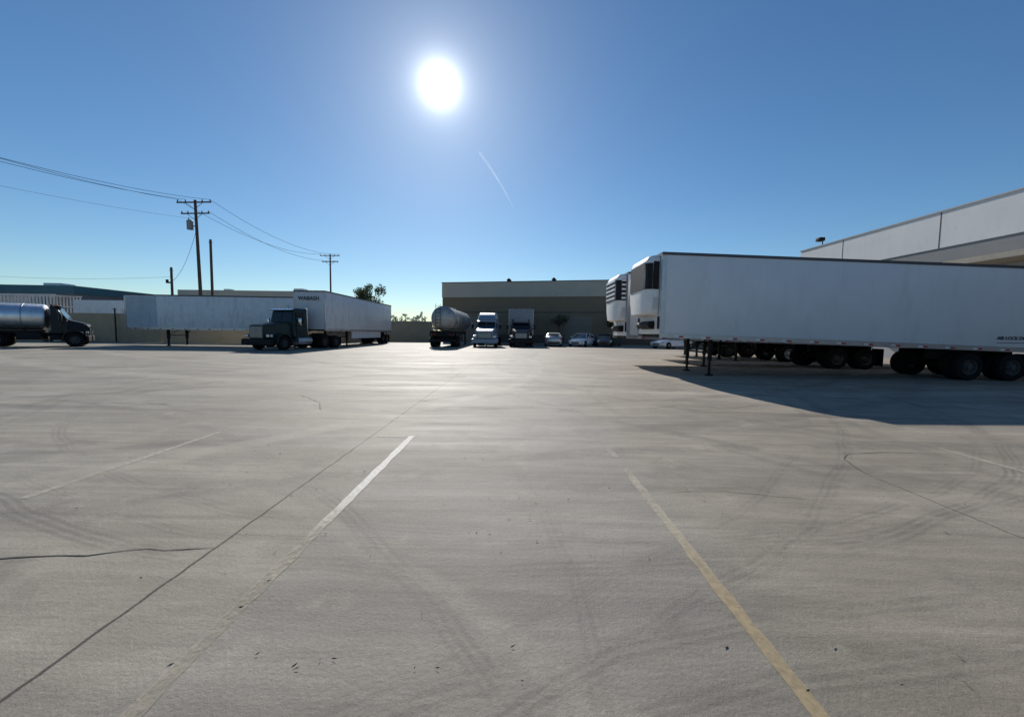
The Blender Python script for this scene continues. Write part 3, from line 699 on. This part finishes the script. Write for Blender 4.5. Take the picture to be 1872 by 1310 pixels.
b=B();b.box(-1.5,-.55,-1.02,-.955,1.85,2.7);b.box(-1.5,-.55,.955,1.02,1.85,2.7);b.poly([[(-.02,-.8,1.65),(-.02,.8,1.65),(-.28,.75,2.6),(-.28,-.75,2.6)],[(.03,-.8,1.65),(.03,.8,1.65),(-.25,.75,2.62),(-.25,-.75,2.62)]]);b.done('window',GLASS,T)
B().box(-6.8,-.5,-.5,.5,.7,1.08).done('chassis',DARK,T)
for x in (-.9,-5.4):
    for sd_ in (-1,1): wheel(T,x,sd_*.95,.42,sd_)
T=thing('livestock_trailer','white slatted trailer behind the perimeter wall','trailer',(-46.6,41,0),0)
b=B()
for y in (-1.2,1.2):
    for k in range(34): b.box(-12+k*.36,-11.88+k*.36,y-.04,y+.04,1.2,4.6)
    for z in (1.1,2.3,3.4,4.5): b.box(-12.05,.1,y-.05,y+.05,z,z+.12)
b.box(-12,0,-1.1,1.1,4.50,4.56);b.done('slatted_side',WHITE2,T)
B().box(-12,0,-1.12,1.12,.95,1.09).done('deck',DARK,T)
for x in (-9,-10.2,-2.5):
    for sd_ in (-1,1): wheel(T,x,sd_*1.0,.5,sd_)
# ---------------------------------------------------------------- poles & wires
def upole(x,y,h,label,trans=True,second=True,lean=0):
    T=thing('utility_pole',label,'utility pole',(x,y,0),0,'wooden utility poles');T.rotation_euler=(0,R(lean),0)
    B().cyl((0,0,0),(0,0,h),.19,.13,n=12).done('pole',WOODP,T)
    b=B();b.box(-1.85,1.85,-.22,-.13,h-.35,h-.22);b.tube([(-.9,-.17,h-.35),(0,-.17,h-1.0)],.025);b.tube([(.9,-.17,h-.35),(0,-.17,h-1.0)],.025);b.done('crossarm',WOODP,T)
    if second:
        b=B();b.box(-1.45,1.6,-.22,-.13,h-1.5,h-1.38);b.tube([(-.8,-.17,h-1.5),(0,-.17,h-2.1)],.025);b.tube([(.8,-.17,h-1.5),(0,-.17,h-2.1)],.025);b.done('crossarm',WOODP,T)
    por=mat('porcelain',(.12,.08,.07),.3)
    for xx in (-1.75,-.9,.9,1.75): B().cyl((xx,-.175,h-.22),(xx,-.175,h+.0),.07,.04,n=8).done('insulator',por,T)
    if second:
        for xx in (-1.35,-.7,.8,1.5): B().cyl((xx,-.175,h-1.38),(xx,-.175,h-1.18),.07,.04,n=8).done('insulator',por,T)
    if trans:
        b=B();b.cyl((-.62,-.1,h-3.1),(-.62,-.1,h-2.2),.30,n=16);b.cyl((-.62,-.1,h-2.2),(-.62,-.1,h-2.1),.30,.2,n=16);b.box(-.35,0,-.14,-.06,h-2.8,h-2.7);b.cyl((-.72,-.1,h-2.1),(-.72,-.1,h-1.85),.05,n=8);b.done('transformer',mat('transformer_gray',(.22,.23,.24),.5),T)
P1=(-34.2,43,15.0);P2=(-35.6,76,15.6);P0=(-33.0,9,15.2)
upole(*P1,'tall wooden utility pole with two crossarms and transformer',lean=-1.2)
upole(*P2,'distant wooden utility pole with crossarm',trans=False)
def plain(x,y,h,r,label):
    b=B();b.cyl((0,0,0),(0,0,h),r,r*.8,n=10);b.box(-r-.05,r+.05,-.04,.04,h-.35,h-.3)
    o=b.done('service_pole',WOODP,None,(x,y,0));top(o,label,'pole')
plain(-33.4,43.5,11.0,.15,'plain wooden service pole without crossarms')
plain(-37.4,43,7.9,.14,'short wooden service pole behind the wall')
b=B();b.box(-.5,.0,-.06,.06,6.2,6.35);b.box(-.5,-.3,-.08,.08,6.3,6.6);o=b.done('pole_bracket_lamp',DARK,None,(-37.5,43,0));top(o,'small lamp bracket on a short pole','lamp')
def wire(a,c_,sag,r=.022,n=24):
    a=Vector(a);c_=Vector(c_);pts=[]
    for i in range(n+1):
        q=i/n;p=a.lerp(c_,q);p.z-=sag*4*q*(1-q);pts.append(p)
    o=B().tube(pts,r,4).done('power_line',WIRE);top(o,'thin black overhead power line between poles','power line','overhead power lines')
hx=math.sin(R(-1.2))*15
for dx,z0_ in ((-1.75,12.6),(-.9,11.7),(1.75,10.9)):
    wire((P0[0]+dx,P0[1],z0_),(P1[0]+dx+hx,P1[1]-.17,15.0),1.1,.015)
for dx in (-1.75,1.75): wire((P1[0]+dx+hx,P1[1]-.17,15.0),(P2[0]+dx,P2[1]-.17,15.6),1.5,.02)
wire((P1[0]+1.5+hx,P1[1]-.17,13.8),(P2[0]+1.5,P2[1]-.17,14.4),1.6,.02)
wire((P0[0],P0[1],9.3),(P1[0],P1[1],13.0),.7,.008)
wire((-60,43,6.9),(-37.4,43,6.9),.35,.01)
wire((P1[0]-.2,P1[1],12.2),(-37.4,43,6.4),1.0,.02)
# ---------------------------------------------------------------- trees
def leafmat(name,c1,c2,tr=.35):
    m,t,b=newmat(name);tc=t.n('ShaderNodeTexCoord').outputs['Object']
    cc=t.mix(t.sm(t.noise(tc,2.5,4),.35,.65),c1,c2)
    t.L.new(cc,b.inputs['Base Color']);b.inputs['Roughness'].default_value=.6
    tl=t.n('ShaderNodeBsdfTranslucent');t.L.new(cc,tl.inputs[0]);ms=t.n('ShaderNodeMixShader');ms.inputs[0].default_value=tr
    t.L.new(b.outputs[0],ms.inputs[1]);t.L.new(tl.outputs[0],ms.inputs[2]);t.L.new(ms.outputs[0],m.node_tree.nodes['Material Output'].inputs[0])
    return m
LF=leafmat('foliage',(.04,.055,.02),(.10,.13,.05));LFD=leafmat('foliage_dark',(.05,.05,.025),(.09,.09,.045),.3)
LFH=leafmat('foliage_haze_tint',(.30,.35,.32),(.42,.46,.43),.5);BARKH=mat('bark_haze_tint',(.3,.29,.28),.9)  # distance haze put into the pale leaf and bark colours
def tree(loc,h,cr,cz0,n,mt,label,leaf=.14,name='tree',group=None,clumps=14,bark=WOODP):
    T=thing(name,label,'tree',loc,random.uniform(0,360),group)
    b=B();b.tube([(0,0,0),(.05,.03,h*.3),(-.04,.05,h*.6),(.02,0,h*.85)],[.025*h*.7,.02*h*.7,.014*h*.7,.005*h],7)
    cl=[]
    for i in range(clumps):
        a=random.uniform(0,6.28);q=random.random();z=cz0+(h-cz0)*(.12+.8*q)
        rr=cr*random.uniform(.35,.9)*math.sin(math.pi*(.2+.7*q))
        p=Vector((math.cos(a)*rr,math.sin(a)*rr,z));cl.append((p,cr*random.uniform(.22,.42)))
        b.tube([(0,0,cz0*.8+ (z-cz0)*.4),p*.5+Vector((0,0,z*.45)),p],[.012*h*.6,.008*h*.6,.003*h],5)
    b.done('trunk',bark,T)
    b=B()
    for i in range(n):
        p,r=random.choice(cl)
        v=Vector((random.gauss(0,1),random.gauss(0,1),random.gauss(0,.8)));v=v.normalized()*r*random.random()**.4
        q=p+v;a=Vector((random.gauss(0,1),random.gauss(0,1),random.gauss(0,1))).normalized();c_=a.orthogonal().normalized();s=leaf*random.uniform(.6,1.3)
        b.bm.faces.new([b.bm.verts.new(x) for x in (q-a*s,q+c_*s*.5,q+a*s,q-c_*s*.5)])
    b.done('crown',mt,T)
tree((-20.2,55,0),7.9,2.5,4.0,3000,LF,'round leafy tree rising behind a white trailer',clumps=20)
tree((5.6,53.6,0),4.0,1.4,2.6,380,LFD,'small sparse tree against the tan warehouse wall',leaf=.11)
tree((12.2,49.5,0),4.6,1.2,1.8,1400,LF,'small leafy tree beside the refrigerated trailers')
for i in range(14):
    tree((-37.5+i*.98+random.uniform(-.3,.3),126+random.uniform(-8,8),0),random.uniform(5.6,8.8),random.uniform(1.0,1.6),1.0,700,LFH,'haze-tinted distant tree beyond the perimeter wall',.17,group='row of distant trees',clumps=16,bark=BARKH)
T=thing('potted_shrub','small flowering shrub in a dark pot','plant',(15.9,26.0,0),0)
b=B();b.cyl((0,0,0),(0,0,.5),.27,.36,n=16);b.done('pot',DARK,T)
b=B()
for i in range(600):
    q=Vector((random.gauss(0,.22),random.gauss(0,.22),random.uniform(.5,1.2)));a=Vector((random.gauss(0,1),random.gauss(0,1),random.gauss(0,1))).normalized();c_=a.orthogonal()
    f=b.bm.faces.new([b.bm.verts.new(x) for x in (q-a*.06,q+c_*.03,q+a*.06,q-c_*.03)]);f.material_index=1 if random.random()<.2 else 0
b.done('foliage',[LF,mat('red_petal',(.3,.03,.03),.6)],T)
# ---------------------------------------------------------------- thin pale streak across the sky
def dirv(az,el): return Vector((math.sin(R(az))*math.cos(R(el)),math.cos(R(az))*math.cos(R(el)),math.sin(R(el))))
d0=dirv(-5.7,23.5)*1800;d1=dirv(-.8,16.9)*1800
m,t,b_=newmat('pale_streak')
tl=t.n('ShaderNodeBsdfTranslucent');tl.inputs[0].default_value=(.9,.92,.95,1);tp=t.n('ShaderNodeBsdfTransparent');ms=t.n('ShaderNodeMixShader')
tcx=t.n('ShaderNodeTexCoord').outputs['Object'];ms_f=t.rng(t.noise(tcx,.02,4),.3,.7,.04,.11);t.L.new(ms_f,ms.inputs[0])
t.L.new(tp.outputs[0],ms.inputs[1]);t.L.new(tl.outputs[0],ms.inputs[2]);t.L.new(ms.outputs[0],m.node_tree.nodes['Material Output'].inputs[0])
b=B();n_=30;rows=[]
dd=(d1-d0).normalized();up=dd.cross(d0.normalized()).normalized()
for i in range(n_+1):
    q=i/n_;p=d0.lerp(d1,q)+up*math.sin(q*3.1)*6;w_=(4.6*(1-q)**.6+.8)*(.4 if i==0 else 1)
    rows.append((b.bm.verts.new(p+up*w_),b.bm.verts.new(p-up*w_)))
for a,c_ in zip(rows[:-1],rows[1:]): b.bm.faces.new((a[0],a[1],c_[1],c_[0]))
o=b.done('sky_streak',m);top(o,'thin pale streak high in the sky','sky_streak')
# ---------------------------------------------------------------- world, sun, camera
w=bpy.data.worlds.new('World');scene.world=w;w.use_nodes=True
t=NT(w.node_tree);bg=w.node_tree.nodes['Background'];out=w.node_tree.nodes['World Output']
sky=t.n('ShaderNodeTexSky',sky_type='NISHITA');sky.sun_disc=False
sky.sun_elevation=R(SUN_EL);sky.sun_rotation=R(SUN_AZ);sky.air_density=1.0;sky.dust_density=.18;sky.ozone_density=2.8;sky.altitude=50
hs=t.n('ShaderNodeHueSaturation');hs.inputs['Saturation'].default_value=1.14;t.L.new(sky.outputs[0],hs.inputs['Color'])
t.L.new(t.mix(1,hs.outputs[0],(.86,1.0,1.06),'MULTIPLY'),bg.inputs[0]);bg.inputs[1].default_value=.086
tc=t.n('ShaderNodeTexCoord').outputs['Generated']
nm=t.n('ShaderNodeVectorMath',operation='NORMALIZE');t.L.new(tc,nm.inputs[0])
dt=t.n('ShaderNodeVectorMath',operation='DOT_PRODUCT');t.L.new(nm.outputs[0],dt.inputs[0]);dt.inputs[1].default_value=sd
ang=t.m('MULTIPLY',t.m('ARCCOSINE',t.m('MINIMUM',dt.outputs['Value'],1.0)),57.2958)
g1=t.m('MULTIPLY',t.m('EXPONENT',t.m('DIVIDE',ang,-1.0)),5.0)
g2=t.m('MULTIPLY',t.m('EXPONENT',t.m('DIVIDE',ang,-3.4)),.38)
g3=t.m('MULTIPLY',t.m('EXPONENT',t.m('DIVIDE',ang,-10.)),.03)
bg2=t.n('ShaderNodeBackground');bg2.inputs[0].default_value=(.97,.98,1,1)
t.L.new(t.m('ADD',t.m('ADD',g1,g2),g3),bg2.inputs[1])
ad=t.n('ShaderNodeAddShader');t.L.new(bg.outputs[0],ad.inputs[0]);t.L.new(bg2.outputs[0],ad.inputs[1]);t.L.new(ad.outputs[0],out.inputs[0])
sl=bpy.data.lights.new('sun','SUN');sl.energy=4.8;sl.angle=R(.5);sl.color=(1,.95,.88)
so=obj('sun',sl);so.rotation_euler=sd.to_track_quat('Z','Y').to_euler()
cam=bpy.data.cameras.new('camera');cam.sensor_width=36;cam.lens=14.0;cam.clip_end=4000;cam.clip_start=.05
co=obj('camera',cam)
M=Matrix.Rotation(R(.7),4,'Z')@Matrix.Rotation(R(90-3.85),4,'X')@Matrix.Rotation(R(.8),4,'Z')
co.matrix_world=Matrix.Translation((0,0,1.5))@M
scene.camera=co
scene.view_settings.view_transform='Standard';scene.view_settings.look='None';scene.view_settings.exposure=0
